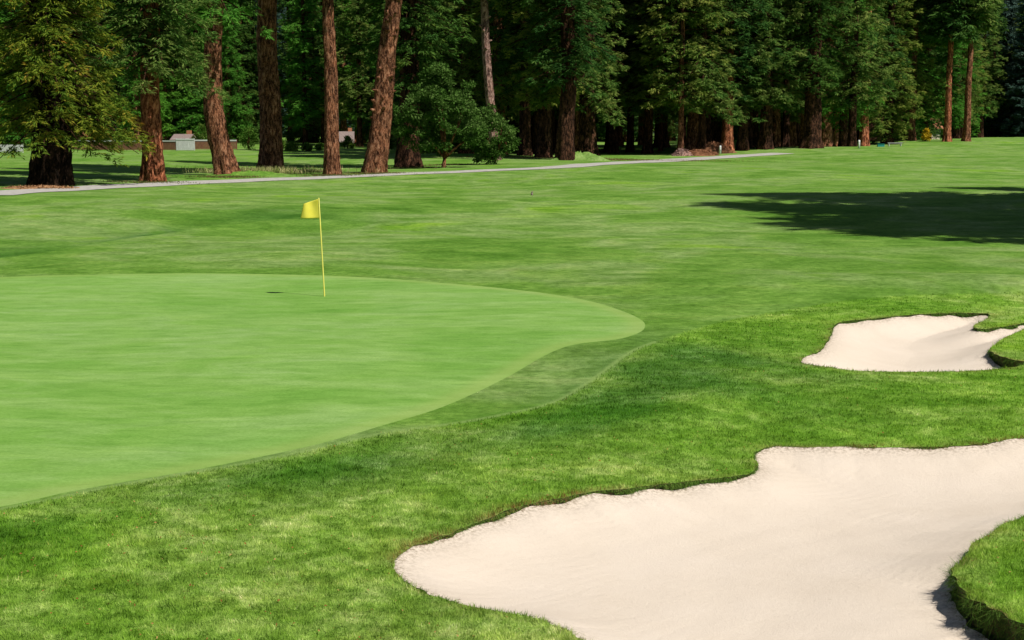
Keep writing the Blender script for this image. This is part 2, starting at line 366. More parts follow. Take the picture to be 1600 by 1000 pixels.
zero = (Sg == 0) | (S1 == 0) | (S2 == 0); zf = zero.ravel()
diag = zf[b] & zf[d] & ~(zf[a] & zf[c])
T = np.concatenate([np.where(diag[:, None], np.stack([a, b, d], 1), np.stack([a, b, c], 1)),
                    np.where(diag[:, None], np.stack([b, c, d], 1), np.stack([a, c, d], 1))])
def inside(S): return S.ravel()[T].min(1) < -1e-9
def allzero(S): return (S.ravel()[T] == 0).all(1)
ig, i1, i2 = inside(Sg), inside(S1), inside(S2)
Xf, Yf, Zf = X.ravel(), Y.ravel(), Z.ravel()
def sub(Tm, Zv):
    u, inv = np.unique(Tm, return_inverse=True)
    return np.stack([Xf[u], Yf[u], Zv[u]], 1), inv.reshape(-1, 3), u
V, F, u = sub(T[~(ig | i1 | i2)], Zf)
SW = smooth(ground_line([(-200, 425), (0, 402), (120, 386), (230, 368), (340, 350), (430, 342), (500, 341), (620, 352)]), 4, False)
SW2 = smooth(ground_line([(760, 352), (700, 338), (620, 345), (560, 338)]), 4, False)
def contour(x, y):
    # swales behind the green: thicker grass and relief shade painted darker, sharp on the near side, fading up the far slope
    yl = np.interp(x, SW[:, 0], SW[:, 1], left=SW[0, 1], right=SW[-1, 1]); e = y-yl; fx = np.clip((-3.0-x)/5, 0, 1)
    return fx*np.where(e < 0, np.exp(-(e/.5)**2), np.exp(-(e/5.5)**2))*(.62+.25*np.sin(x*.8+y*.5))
def lush_shade_at(sr, x, y):  # thicker grass, plus the shade of the bank beside the green put into colour
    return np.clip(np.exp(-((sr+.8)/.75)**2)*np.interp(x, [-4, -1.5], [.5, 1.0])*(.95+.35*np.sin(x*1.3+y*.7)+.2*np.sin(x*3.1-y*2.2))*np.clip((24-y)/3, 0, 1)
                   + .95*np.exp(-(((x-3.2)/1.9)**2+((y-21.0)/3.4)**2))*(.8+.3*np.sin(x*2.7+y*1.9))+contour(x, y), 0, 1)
LUSH_SHADE = lush_shade_at(SR, X, Y)
ground = link('ground', mesh_np('ground', V, F, [M['turf'], M['lip']], attrs=dict(lush_shade=LUSH_SHADE.ravel()[u], rough=rough.ravel()[u], line=line.ravel()[u], dry=dry.ravel()[u])))
tag(ground, kind='structure')
V, F, u = sub(T[ig], Zf)
tag(link('putting_green', mesh_np('putting_green', V, F, M['green'], attrs=dict(line=line_g.ravel()[u]))), kind='structure')
def sand_z(x, y, s, lip, deep):
    s = np.clip(-s, 0, None); t = 1-np.exp(-(s/.75)**1.5); lip = lip*np.exp(-(s/.5)**2)+.12*(1-np.exp(-(s/.5)**2))
    nz = .004*np.sin(x*7+3*np.sin(y*2.1))*np.sin(y*6+2*np.sin(x*1.7))+.006*np.sin(x*1.3+y*1.1)
    return zg(x, y)-lip*1.0-deep*t*(.9+.1*np.sin(x*.9))+nz*np.clip(s/.15, 0, 1)+.02*np.clip(1-s/.12, 0, 1)
def bunker(mask, S, Lp, deep, label):
    Zs = sand_z(Xf, Yf, S.ravel(), Lp.ravel(), deep)
    V, F, u = sub(T[mask], Zs)
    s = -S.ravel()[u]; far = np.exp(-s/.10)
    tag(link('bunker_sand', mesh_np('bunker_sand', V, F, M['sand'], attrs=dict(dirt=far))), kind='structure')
    # the turf wall round the sand
    Tm = T[mask]; E = np.concatenate([Tm[:, [0, 1]], Tm[:, [1, 2]], Tm[:, [2, 0]]])
    key = np.sort(E, 1); _, first, cnt = np.unique(key, axis=0, return_index=True, return_counts=True)
    E = E[first[cnt == 1]]; z0 = S.ravel()
    E = E[(z0[E[:, 0]] == 0) & (z0[E[:, 1]] == 0)]
    n = len(E); p0, p1 = E[:, 0], E[:, 1]
    ed = np.stack([Yf[p1]-Yf[p0], -(Xf[p1]-Xf[p0])], 1); acc = np.zeros((nx*ny, 2)); np.add.at(acc, p0, ed); np.add.at(acc, p1, ed)
    acc /= np.linalg.norm(acc, axis=1)[:, None]+1e-12
    rows = []; Lf = Lp.ravel()
    for f in (0, .45, 1.0, 2.0):
        for q in (p0, p1):
            rec = (.30*Lf[q]*min(f*1.6, 1.0) if f < 2 else 0)*(1+.3*np.sin(Xf[q]*23+Yf[q]*19))
            fz_ = min(f, 1.0); zz = Zf[q]*(1-fz_)+(Zs[q]-.02)*fz_-(.01 if f > 1 else 0)
            rows.append(np.stack([Xf[q]+acc[q, 0]*rec, Yf[q]+acc[q, 1]*rec, zz], 1))
    V = np.concatenate(rows); k = np.arange(n)
    F = np.concatenate([np.stack([k+(2*m_+1)*n, k+2*m_*n, k+(2*m_+2)*n, k+(2*m_+3)*n], 1) for m_ in range(3)])
    tag(link('turf_edge', mesh_np('turf_edge', V, F, M['lip'], smooth=False)), kind='structure')
bunker(i1, S1, L1, .16, ''); bunker(i2, S2, L2, .25, '')

# hills behind the woods, far beyond everything
gx_, gy_ = np.meshgrid(np.linspace(-700, 900, 90), np.linspace(440, 1000, 50))
hzv = -41.5+.36*np.clip(gy_-440, 0, 500)*(.95+.18*np.sin(gx_*.006+1)+.08*np.sin(gx_*.021))
ix = np.arange(90*50).reshape(50, 90)
F = np.stack([ix[:-1, :-1].ravel(), ix[:-1, 1:].ravel(), ix[1:, 1:].ravel(), ix[1:, :-1].ravel()], 1)
tag(link('hills', mesh_np('hills', np.stack([gx_.ravel(), gy_.ravel(), hzv.ravel()+40], 1), F, M['hill'])), kind='structure')

# cart path: a sheet following the ground
pc = [(-260, 330, 2.9), (-100, 312, 2.8), (0, 302.5, 2.7), (100, 296.5, 2.6), (200, 290.5, 2.5), (300, 285.5, 2.4), (400, 281.5, 2.3), (500, 278, 2.3), (600, 273.5, 2.2), (700, 269.5, 2.3), (800, 265, 2.6), (900, 259.5, 2.9), (1000, 253.5, 3.1), (1100, 247.5, 3.3), (1180, 242.5, 3.3), (1222, 239.8, 3.2)]
pc = smooth([(*P(q[0], q[1]), q[2]) for q in pc], 14, False)
tg = np.gradient(pc[:, :2], axis=0); tg /= np.linalg.norm(tg, axis=1)[:, None]; nr = np.stack([-tg[:, 1], tg[:, 0]], 1)
Vp = []
for f in np.linspace(-1, 1, 7):
    q = pc[:, :2]+nr*(pc[:, 2:3]/2*1.15)*f; zz = zg(q[:, 0], q[:, 1])+.055-.03*abs(f)**4
    Vp.append(np.stack([q[:, 0], q[:, 1], zz], 1))
n = len(pc); Vp = np.concatenate(Vp); k = np.arange(n-1)
Fp = np.concatenate([np.stack([k+j*n, k+1+j*n, k+1+(j+1)*n, k+(j+1)*n], 1)[:, ::-1] for j in range(6)])
tag(link('path', mesh_np('path', Vp, Fp[:, ::-1], M['path'])), kind='structure')

# ------------------------------------------------------------ grass blades
def blades(name, n, ylo, yhi, umax, hgt, wid, keep, label, lean=.9, mat='blade'):
    v = rng.uniform(1/yhi, 1/ylo, n); y = 1/v; x = rng.uniform(-umax, umax, n)*y
    m, hmul = keep(x, y); x, y = x[m], y[m]; lsh = lush_shade_at(sdf_box(x, y, ROUGH, 40), x, y); hmul = hmul[m] if isinstance(hmul, np.ndarray) else hmul
    n = len(x); z = zg(x, y)
    clump = .5+.5*np.sin(x*5.1+2*np.sin(y*3.3))*np.sin(y*4.7+1.5*np.sin(x*2.9))
    ci = np.floor(x/.085+.4*np.sin(y*9)).astype(int)*7919+np.floor(y/.11+.4*np.sin(x*11)).astype(int)*104729
    def hsh(k): v_ = np.sin(ci*12.9898+k*78.233)*43758.5453; return v_-np.floor(v_)
    h1, h2, h3 = hsh(1), hsh(2), hsh(3)
    h = hgt*rng.uniform(.5, 1.25, n)*(.55+.45*clump+.45*h3)*hmul
    az = h1*2*np.pi+rng.normal(0, .9, n); ln = rng.uniform(.25, lean, n)*h
    lx, ly = np.cos(az)*ln, np.sin(az)*ln+0.0
    wd = wid*np.maximum(y/10, 1)*rng.uniform(.7, 1.3, n)/2
    sx, sy = -np.sin(az+rng.normal(0, .6, n))*wd, np.cos(az+rng.normal(0, .6, n))*wd
    A = np.stack([x-sx, y-sy, z-.004], 1); B = np.stack([x+sx, y+sy, z-.004], 1)
    C = np.stack([x+lx, y+ly, z+np.sqrt(np.maximum(h*h-ln*ln, h*h*.15))], 1)
    V = np.stack([A, B, C], 1).reshape(-1, 3); F = np.arange(3*n).reshape(-1, 3)
    tip = np.tile([0, 0, 1.0], n); var = np.repeat(np.clip(rng.uniform(0, 1, n)*.62+h2*.38, 0, 1), 3)
    dr = np.clip(hmul-1, 0, .35)/.35*(.5+.5*np.sin(x*3.7+2*np.sin(y*2.9))+rng.uniform(-.3, .3, n)) if isinstance(hmul, np.ndarray) else np.zeros(n)
    dr = dr*np.clip(.25+1.3*np.exp(-((x+.3)/1.7)**2-((y-13.6)/1.8)**2)+1.4*np.exp(-((x-5.6)/2.0)**2-((y-16.4)/1.1)**2), 0, 1.2)
    o = link(name, mesh_np(name, V, F, M[mat], smooth=False, attrs=dict(tip=tip, var=var, lush_shade=np.repeat(lsh, 3), dry=np.repeat(np.clip(dr, 0, 1), 3))))
    tag(o, label, 'grass', kind='stuff')
def k_rough(x, y):
    s = sdf_box(x, y, ROUGH, 40); a = sdf_box(x, y, SAND1, 1); b = sdf_box(x, y, SAND2, 1); gg = sdf_box(x, y, GREEN, 1)
    m = (s < 0) & (a > .004) & (b > .004) & (gg > .0)
    return m, 1.0+.35*np.exp(-np.minimum(a, b)/.09)
def k_fringe(x, y):
    s = sdf_box(x, y, ROUGH, 40); gg = sdf_box(x, y, GREEN, 3)
    a = sdf_box(x, y, SAND1, 1)
    return (s >= 0) & (gg > .0) & (a > .004), 1.0
blades('rough_grass', 620000, 7.6, 34, .39, .037, .0060, k_rough, 'tufty dark green rough grass sloping round the sand bunkers in the foreground')
blades('fringe_grass', 90000, 12, 44, .39, .012, .0040, k_fringe, 'short mown grass band between the putting green and the rough')

def rim_grass(poly, per_m, label, seed):
    r = np.random.default_rng(seed); a = poly[:, :2]; b = np.roll(a, -1, 0); L = np.linalg.norm(b-a, axis=1)
    k = np.minimum((L*per_m*np.minimum(1, (13/np.maximum(a[:, 1], 5)))).astype(int), 4000); i = np.repeat(np.arange(len(a)), k); n = len(i)
    p = a[i]+(b[i]-a[i])*r.uniform(0, 1, (n, 1)); tg_ = norm_(b[i]-a[i])
    area = np.sum(a[:, 0]*b[:, 1]-a[:, 1]*b[:, 0]); inn = np.stack([-tg_[:, 1], tg_[:, 0]], 1)*(1 if area > 0 else -1)
    lip = poly[i, 2]; p = p-inn*r.uniform(0, .03, (n, 1)); z = zg(p[:, 0], p[:, 1])-lip*r.uniform(0, .75, n)**1.5
    ln = r.uniform(.4, 1.2, n)*(.035+.35*lip)*(.75+.5*np.sin(p[:, 0]*7+np.sin(p[:, 1]*9)*2)); ln = np.minimum(np.abs(ln), .055+.4*lip)
    d = np.concatenate([inn*r.uniform(.1, .8, (n, 1))+tg_*r.normal(0, .55, (n, 1)), r.uniform(-1.1, .55, (n, 1))], 1)
    d /= np.linalg.norm(d, axis=1)[:, None]
    w_ = (.0026*np.maximum(p[:, 1]/10, 1)*r.uniform(.7, 1.4, n))[:, None]; s3 = np.concatenate([tg_, np.zeros((n, 1))], 1)*w_
    P3 = np.concatenate([p, z[:, None]], 1)+np.concatenate([inn*.006, np.zeros((n, 1))], 1)
    V = np.stack([P3-s3, P3+s3, P3+d*ln[:, None]], 1).reshape(-1, 3)
    brown = np.clip(1.3*np.exp(-((p[:, 0]+.3)/1.5)**2-((p[:, 1]-13.6)/1.6)**2)+1.3*np.exp(-((p[:, 0]-5.6)/1.9)**2-((p[:, 1]-16.4)/1.0)**2), 0, 1)*(.75+.4*np.sin(p[:, 0]*5))+.12
    var = np.repeat(np.clip(r.uniform(0, 1, n)*.60+brown*.40, 0, 1), 3)
    o = link('rim_grass', mesh_np('rim_grass', V, np.arange(3*n).reshape(-1, 3), M['rim'], smooth=False, attrs=dict(var=var)))
    tag(o, label, 'grass', kind='stuff')
def norm_(v): return v/(np.linalg.norm(v, axis=1)[:, None]+1e-9)
M['rim'] = mat_leaf('rim_blade', [(0, (.045, .085, .016)), (.35, (.10, .20, .03)), (.62, (.17, .27, .05)), (.82, (.24, .25, .07)), (.92, (.26, .13, .045)), (1, (.34, .20, .10))])
rim_grass(SAND1, 900, 'ragged turf fringe hanging over the rim of the large near bunker', 81)
rim_grass(SAND2, 900, 'ragged turf fringe hanging over the rim of the small far bunker', 82)
# ------------------------------------------------------------ trees
def frames(d):
    """two unit vectors across directions d (n,3)"""
    up = np.zeros_like(d); up[:, 2] = 1
    s = np.cross(d, up); s /= np.linalg.norm(s, axis=1)[:, None]+1e-9
    return s, np.cross(s, d)
def norm(v): return v/(np.linalg.norm(v, axis=-1, keepdims=True)+1e-9)
def leaf_quads(p, d, length, width, r):
    """rhombic leaf sprays at p pointing along d"""
    s, u = frames(d); t = r.uniform(-1.0, 1.0, (len(p), 1)); side = norm(s+u*t)
    L = length[:, None]; W = width[:, None]
    up = np.cross(side, d)*L*.12
    q = np.stack([p, p+d*L*.45+side*W+up, p+d*L, p+d*L*.45-side*W+up], 1)
    return q
def conifer_mesh(name, seed, H, h0, Rm, nb, mat, leaf=.30, dense=1.0, droop=.05, shape=.75, gap=.25, hcoarse=24, low_round=.12, bark='bark_dark'):
    r = np.random.default_rng(seed)
    t = np.sort(r.uniform(0, 1, nb)**1.15); hgt = h0+(H-h0)*t
    az = r.uniform(0, 2*np.pi, nb)
    gapmul = 1-gap*(.5+.5*np.sin(az*2+t*23+seed))          # clumps and gaps round the crown
    L = Rm*(1-t)**shape*np.minimum(1, .55+t/low_round*.45)*r.uniform(.62, 1.1, nb)*gapmul+.5
    slope = -.22+.75*t+r.normal(0, .10, nb)
    coarse = np.where(hgt > hcoarse, 2.0, 1.0)
    ntw = np.maximum(4, (L/.16*dense/coarse)).astype(int)
    bi = np.repeat(np.arange(nb), ntw); n = len(bi)
    nc = np.maximum(2, np.round(L/1.5)).astype(int); jc = np.floor(r.uniform(0, 1, n)**.75*nc[bi])
    cj = np.sin(jc*12.9898+bi*78.233)*43758.5453; cj = cj-np.floor(cj)      # one number per clump
    f = np.clip((jc+.35+.5*cj)/nc[bi]+r.normal(0, .15, n)/nc[bi], .06, 1.04); s = f*L[bi]
    dirx, diry = np.cos(az[bi]), np.sin(az[bi])
    bend = .35*np.sin(az[bi]*3+s*.5)*s*.12
    px = dirx*s-diry*bend; py = diry*s+dirx*bend
    pz = hgt[bi]+slope[bi]*s-droop*s*s+.035*s**2*np.clip(f-.6, 0, 1)
    pz = pz+(cj-.5)*1.3+r.normal(0, .14, n); lat = (np.sin(cj*40)*.45)*np.minimum(1, L[bi]/3); px = px-diry*lat; py = py+dirx*lat
    side = np.where(r.uniform(0, 1, n) < .5, -1, 1)
    ta = az[bi]+side*r.uniform(.1, 1.7, n)
    tl = (.35*(1-f)+.50)*r.uniform(.6, 1.3, n)*np.minimum(1, Rm/5+.2)
    td = norm(np.stack([np.cos(ta), np.sin(ta), r.normal(-.05, .28, n)], 1))
    nl = np.maximum(4, (tl/.066/coarse[bi])).astype(int)
    ti = np.repeat(np.arange(n), nl); m = len(ti)
    ft = r.uniform(0, 1, m)
    P0 = np.stack([px, py, pz], 1)[ti]+td[ti]*(ft*tl[ti])[:, None]
    P0[:, 2] -= .22*(ft*tl[ti])**2
    P0 += r.normal(0, .035, (m, 3))
    sv, uv = frames(td[ti]); sg = np.where(r.uniform(0, 1, m) < .5, -1, 1)[:, None]
    ld = norm(td[ti]*r.uniform(.7, 1.2, (m, 1))+sv*sg*r.uniform(.1, .8, (m, 1))+np.array([0, 0, -1.0])*r.uniform(.0, .6, (m, 1)))
    cm = coarse[bi][ti]
    q = leaf_quads(P0, ld, leaf*r.uniform(.85, 1.8, m)*cm, leaf*.145*r.uniform(.7, 1.3, m)*cm, r)
    V = q.reshape(-1, 3); F = np.arange(4*m).reshape(-1, 4)
    bv = (cj*.35)[ti]+r.uniform(0, 1, nb)[bi][ti]*.15+r.uniform(0, 1, m)*.3+np.clip(ft*.25, 0, .25)
    var = np.repeat(np.clip(bv, 0, 1), 4)
    # branch limbs, four-sided tapering
    k = 5; ss = np.linspace(0, .92, k); rad = (.025+.012*L)
    BV = []; BF = []
    for j in range(nb):
        s_ = ss*L[j]; bd = .35*np.sin(az[j]*3+s_*.5)*s_*.12; f_ = ss
        cx = math.cos(az[j])*s_-math.sin(az[j])*bd; cy = math.sin(az[j])*s_+math.cos(az[j])*bd
        cz = hgt[j]+slope[j]*s_-droop*s_*s_+.035*s_**2*np.clip(f_-.6, 0, 1)
        b0 = len(V)+len(BV)
        for i in range(k):
            rr = rad[j]*(1-.8*ss[i])
            for a_ in range(3):
                th = a_*2.094
                BV.append((cx[i]-math.sin(az[j])*math.cos(th)*rr, cy[i]+math.cos(az[j])*math.cos(th)*rr, cz[i]+math.sin(th)*rr))
        for i in range(k-1):
            for a_ in range(3):
                BF.append((b0+i*3+a_, b0+i*3+(a_+1) % 3, b0+(i+1)*3+(a_+1) % 3, b0+(i+1)*3+a_))
    V = np.concatenate([V, np.array(BV)]); mi = np.concatenate([np.zeros(len(F), int), np.ones(len(BF), int)])
    F = np.concatenate([F, np.array(BF)]); var = np.concatenate([var, np.full(len(BV), .5)])
    return mesh_np(name, V, F, [M[mat], M[bark]], smooth=False, mi=mi, attrs=dict(var=var))
def trunk_mesh(name, seed, H, r0, mat, path=((0, 0), (1, 0)), flare=.5, taper=.75, n=26, stubs=0, hi=14):
    """path: (height fraction in the visible 14 m, sideways offset) pairs; fluted, tapering bole"""
    r = np.random.default_rng(seed)
    hs = np.concatenate([[-.5], np.linspace(0, 2, 9), np.linspace(2.4, hi, 34), np.linspace(hi+1.5, H, 14)])
    ph = np.array([p[0] for p in path]); po = np.array([p[1] for p in path])
    V = []; th = np.linspace(0, 2*np.pi, n, endpoint=False)
    ph1, ph2, ph3 = r.uniform(0, 6, 3)
    for h in hs:
        hh = max(h, 0)
        off = np.interp(hh, ph, po) if hh <= ph[-1] else po[-1]+(hh-ph[-1])*(po[-1]-po[-2])/(ph[-1]-ph[-2]+1e-6)
        wob = .04*r0*math.sin(hh*.6+ph1)*2
        rad = r0*(1-taper*min(1, hh/H)**.9)+r0*flare*math.exp(-hh/.9)
        fl = 1+(.05+.13*math.exp(-hh/1.2))*np.sin(th*5+ph2+.12*hh)+.05*np.sin(th*9+ph3-.2*hh)+.03*np.sin(th*13+hh*1.7)+r.normal(0, .028, n)
        rr = rad*fl
        V.append(np.stack([off+wob+np.cos(th)*rr, np.sin(th)*rr+.3*wob, np.full(n, h)], 1))
    V = np.concatenate(V); K = len(hs); i = np.arange(K-1)[:, None]*n; k = np.arange(n)[None, :]
    F = np.stack([(i+k).ravel(), (i+(k+1) % n).ravel(), (i+n+(k+1) % n).ravel(), (i+n+k).ravel()], 1)
    if stubs:
        SV = []; SF = []
        for j in range(stubs):
            h = r.uniform(3, hi); a_ = r.uniform(-2.8, -.2)
            off = np.interp(h, ph, po); rad = r0*(1-taper*(h/H)**.9)
            c0 = np.array([off+math.cos(a_)*rad*.85, math.sin(a_)*rad*.85, h]); dv = np.array([math.cos(a_), math.sin(a_), .25])
            ln = r.uniform(.10, .30); w_ = r.uniform(.08, .16); b0 = len(V)+len(SV)
            s_ = np.array([-math.sin(a_), math.cos(a_), 0]); u_ = np.array([0, 0, 1.0])
            for q, ww in ((0, 1.3), (ln*.6+.1, .9), (ln+.1, .35)):
                for t_ in range(6):
                    aa = t_*math.pi/3; SV.append(c0+dv*q+(s_*math.cos(aa)+u_*math.sin(aa))*w_*ww)
            for q in range(2):
                for t_ in range(6): SF.append((b0+q*6+t_, b0+q*6+(t_+1) % 6, b0+(q+1)*6+(t_+1) % 6, b0+(q+1)*6+t_))
            SF.append((b0+12, b0+13, b0+14, b0+15)); SF.append((b0+12, b0+15, b0+16, b0+17))
        V = np.concatenate([V, np.array(SV)]); F = np.concatenate([F, np.array(SF)])
    return mesh_np(name, V, F, M[mat])
def leafy_mesh(name, seed, clusters, per, spread, leaf, mat, flat=.8):
    """broad-leaved foliage: leaf clusters at given centres"""
    r = np.random.default_rng(seed); C = np.array(clusters, float); n = len(C)
    ci = np.repeat(np.arange(n), per); m = len(ci)
    off = norm(r.normal(0, 1, (m, 3)))*(r.uniform(0, 1, (m, 1))**.5)*spread*r.uniform(.6, 1.3, n)[ci][:, None]; off[:, 2] *= flat
    p = C[ci]+off; d = norm(r.normal(0, 1, (m, 3))+norm(off)*.8)
    q = leaf_quads(p, d, leaf*r.uniform(.6, 1.4, m), leaf*.32*r.uniform(.7, 1.3, m), r)
    var = np.repeat(np.clip(r.uniform(0, 1, n)[ci]*.5+r.uniform(0, .5, m), 0, 1), 4)
    return mesh_np(name, q.reshape(-1, 3), np.arange(4*m).reshape(-1, 4), M[mat], smooth=False, attrs=dict(var=var))

# crown meshes shared by the trees
CR = dict(
 high=[conifer_mesh('high_crown', 11, 44, 17, 6.4, 330, 'needle_dark', leaf=.42, shape=.45, low_round=.3, hcoarse=16),
       conifer_mesh('high_crown', 12, 42, 18.5, 5.2, 300, 'needle_mid', leaf=.42, shape=.45, low_round=.3, hcoarse=16)],
 mid=[conifer_mesh('redwood_crown', 21, 46, 6.5, 6.0, 290, 'needle_mid', leaf=.34, droop=.07),
      conifer_mesh('redwood_crown', 22, 44, 5.5, 6.5, 290, 'needle_mid', leaf=.34, droop=.07, gap=.5),
      conifer_mesh('redwood_crown', 23, 48, 8, 5.8, 270, 'needle_dark', leaf=.34, droop=.06)],
 low=[conifer_mesh('low_crown', 31, 40, 2.2, 6.5, 330, 'needle_dark', leaf=.34, droop=.06),
      conifer_mesh('low_crown', 32, 38, 1.6, 6.0, 330, 'needle_mid', leaf=.34, droop=.06, gap=.5)],
 fir=[conifer_mesh('fir_crown', 41, 30, 1.0, 4.6, 480, 'needle_bright', leaf=.28, droop=.03, shape=.7, gap=.2, low_round=.05)],
 bright=[conifer_mesh('bright_crown', 61, 40, 1.5, 6.0, 330, 'needle_bright', leaf=.34, droop=.06, gap=.45), conifer_mesh('bright_crown', 62, 44, 4.0, 6.2, 300, 'needle_bright', leaf=.34, droop=.07, gap=.5)],
 blue=[conifer_mesh('spruce_crown', 51, 42, 1.5, 7.0, 400, 'needle_blue_haze', leaf=.45, droop=.03, shape=.7, low_round=.05)],
)
TR = {k: [trunk_mesh('trunk', 60+i*7+j, 42, r_, k, flare=.3) for j, r_ in enumerate((.55, .75))] for i, k in enumerate(('bark_dark', 'bark_brown', 'bark_red'))}
TREES = []
def tree(name, x, y, trunk, crown, label, cat='tree', group=None, rz=None, s=1.0, tilt=0.0, crz=None, cs=1.0, ts=1.0, coff=(0, 0)):
    t = empty(name, (x, y, float(zg(x, y))), 0); t.scale = (s, s, s)
    tag(t, label, cat, group)
    if trunk:
        a_ = link('trunk', trunk, t); a_.scale = (ts, ts, 1); a_.rotation_euler = (0, 0, rz if rz is not None else random.uniform(0, 6.28))
    if crown:
        b_ = link('crown', crown, t); b_.rotation_euler = (0, 0, crz if crz is not None else random.uniform(0, 6.28)); b_.scale = (cs, cs, 1); b_.location = (coff[0], coff[1], 0)
    TREES.append((x, y)); return t
def front(name, px, py, wpx, bark, off, crown, label, seed, stubs=0, flare=.25, cz=0, **kw):
    """a bole of the front row; off: (photo row, photo x) samples of its axis"""
    x, y = P(px, py); D = y; r0 = wpx/FPX*D/2/(1+flare*.35)*.97
    path = [(0, 0)]+[(hz(yy_, D)-float(zg(x, y)), (xx_-px)/FPX*D*1.01) for yy_, xx_ in off]
    me = trunk_mesh('trunk', seed, 42, r0, bark, path, flare=flare, stubs=stubs)
    top = path[-1][1]
    return tree(name, x, y, me, crown, label, rz=0, crz=seed*1.3, coff=(top*1.1, 0), **kw)
M['bark_shaded'] = mat_bark('bark_shaded', (.008, .006, .004), (.024, .014, .009), (.045, .026, .017))  # bark painted near black to carry the shade under the crown
cedar = conifer_mesh('cedar_crown', 71, 40, 3.5, 4.7, 560, 'needle_yellow', leaf=.25, dense=1.2, droop=.075, gap=.2, hcoarse=15, low_round=.01)
shade = conifer_mesh('shaded_crown', 72, 38, 7.6, 4.6, 420, 'needle_mid', leaf=.25, dense=1.2, droop=.10, gap=.3, hcoarse=15, low_round=.01)
hang = conifer_mesh('hanging_crown', 73, 40, 11.5, 5.0, 300, 'needle_bright', leaf=.27, dense=1.1, droop=.09, gap=.4, hcoarse=18, low_round=.02)
front('redwood_tree', 82, 289, 66, 'bark_shaded', [(150, 82), (0, 84)], cedar, 'huge dark trunk under drooping yellow green branches at the far left beside the cart path', 101, flare=.08)
front('redwood_tree', 239, 283, 36, 'bark_red', [(160, 240), (60, 243), (0, 246)], shade, 'short lit red trunk vanishing up into dark green boughs, beside the path at left', 102, flare=.3)
front('redwood_tree', 354, 274, 36, 'bark_brown', [(220, 344), (170, 338), (80, 337), (30, 341), (0, 345)], hang, 'curved dark trunk bending left as it rises, left of the thick rough trunk', 103, flare=.25)
front('redwood_tree', 426, 268, 40, 'bark_brown', [(150, 423), (60, 423), (0, 424)], CR['high'][1], 'thick upright rough brown trunk behind and left of the yellow flag', 104, flare=.2)
front('redwood_tree', 520, 273, 25, 'bark_brown', [(150, 519), (60, 518), (0, 518)], CR['high'][0], 'slim straight brown trunk just right of the yellow flag at the path edge', 105, flare=.2)
front('redwood_tree', 585, 270, 36, 'bark_brown', [(220, 591), (150, 600), (80, 608), (30, 614), (0, 617)], CR['high'][1], 'knobbly brown trunk leaning to the right beside the path, left of the round oak', 106, stubs=30, flare=.15)
front('redwood_tree', 640, 261, 38, 'bark_dark', [(150, 640), (0, 641)], CR['mid'][2], 'black shaded trunk half hidden behind the left side of the small oak', 107)
front('pine_tree', 775, 250, 17, 'bark_pink', [(160, 766), (80, 761), (0, 757)], CR['high'][0], 'thin pale pinkish trunk rising from behind the small oaks', 108, flare=.15, stubs=8)
front('redwood_tree', 884, 250, 30, 'bark_dark', [(100, 888), (0, 886)], CR['mid'][2], 'massive dark brown trunk with a grassy root mound on its right', 109, flare=.2)

# middle ground and wood edge: px, py, width px, bark, crown kind, label
ED = [
 (278, 217, 19, 'bark_red', 'mid', 'straight red trunk behind the board fence, right of the short lit red trunk'),
 (563, 224, 18, 'bark_red', 'mid', 'far red trunk across the lawn, framed by the slim and the leaning trunks'),
 (495, 220, 8, 'bark_brown', 'mid', 'thin brown trunk at the lawn edge left of the slim straight trunk'),
 (475, 214, 9, 'bark_dark', 'fir', 'bright green fir filling the gap between the thick trunk and the slim trunk'),
 (382, 214, 14, 'bark_dark', 'low', 'dark tree behind the fence seen between the curved and the thick trunk'),
 (820, 243, 20, 'bark_dark', 'mid', 'black trunk in deep shade just right of the small oaks'),
 (850, 246, 24, 'bark_dark', 'mid', 'black trunk in deep shade left of the massive dark brown trunk'),
 (918, 243, 30, 'bark_dark', 'mid', 'dark tree with drooping boughs directly right of the massive dark brown trunk'),
 (958, 240, 16, 'bark_dark', 'mid', 'dark trunk with low green boughs right of the root mound'),
 (985, 238, 12, 'bark_dark', 'mid', 'narrow dark trunk left of the gap in the wood'),
 (1012, 240, 16, 'bark_dark', 'mid', 'dark trunk under bright yellow green boughs'),
 (1032, 236, 7, 'bark_brown', 'mid', 'very thin trunk left of the slender reddish trunk'),
 (1063, 242, 10, 'bark_brown', 'mid', 'slender reddish trunk beside the grey stump'),
 (1096, 240, 14, 'bark_dark', 'mid', 'dim brown trunk just behind the brown brush heap'),
 (1136, 237, 19, 'bark_red', 'mid', 'stout red trunk lit on its right side, beside the brown brush heap'),
 (1160, 235, 18, 'bark_dark', 'mid', 'dark tree touching the right side of the stout red trunk'),
 (1196, 233, 22, 'bark_dark', 'mid', 'dark double width trunk where the path runs into the wood'),
 (1268, 231, 30, 'bark_dark', 'mid', 'broad black trunk behind the crest of the fairway'),
 (1307, 229, 12, 'bark_brown', 'mid', 'narrow brown trunk left of the white post on the fairway edge'),
 (1331, 229, 14, 'bark_dark', 'mid', 'dark trunk directly behind the white post on the fairway edge'),
 (1350, 228, 16, 'bark_red', 'mid', 'orange lit trunk right of the white post on the fairway edge'),
 (1386, 225, 18, 'bark_dark', 'low', 'dark tree with boughs to the ground behind the teal box'),
 (1424, 219, 12, 'bark_brown', 'mid', 'brown trunk left of the yellow bush'),
 (1453, 216, 11, 'bark_brown', 'mid', 'brown trunk right of the yellow bush in front of the cottage'),
 (1479, 221, 12, 'bark_red', 'high', 'tall bare red trunk, left one of the pair near the right edge'),
 (1510, 220, 12, 'bark_brown', 'high', 'tall bare brown trunk, right one of the pair near the right edge'),
 (1546, 214, 12, 'bark_dark', 'low', 'dark tree right of the pair of tall bare trunks'),
]
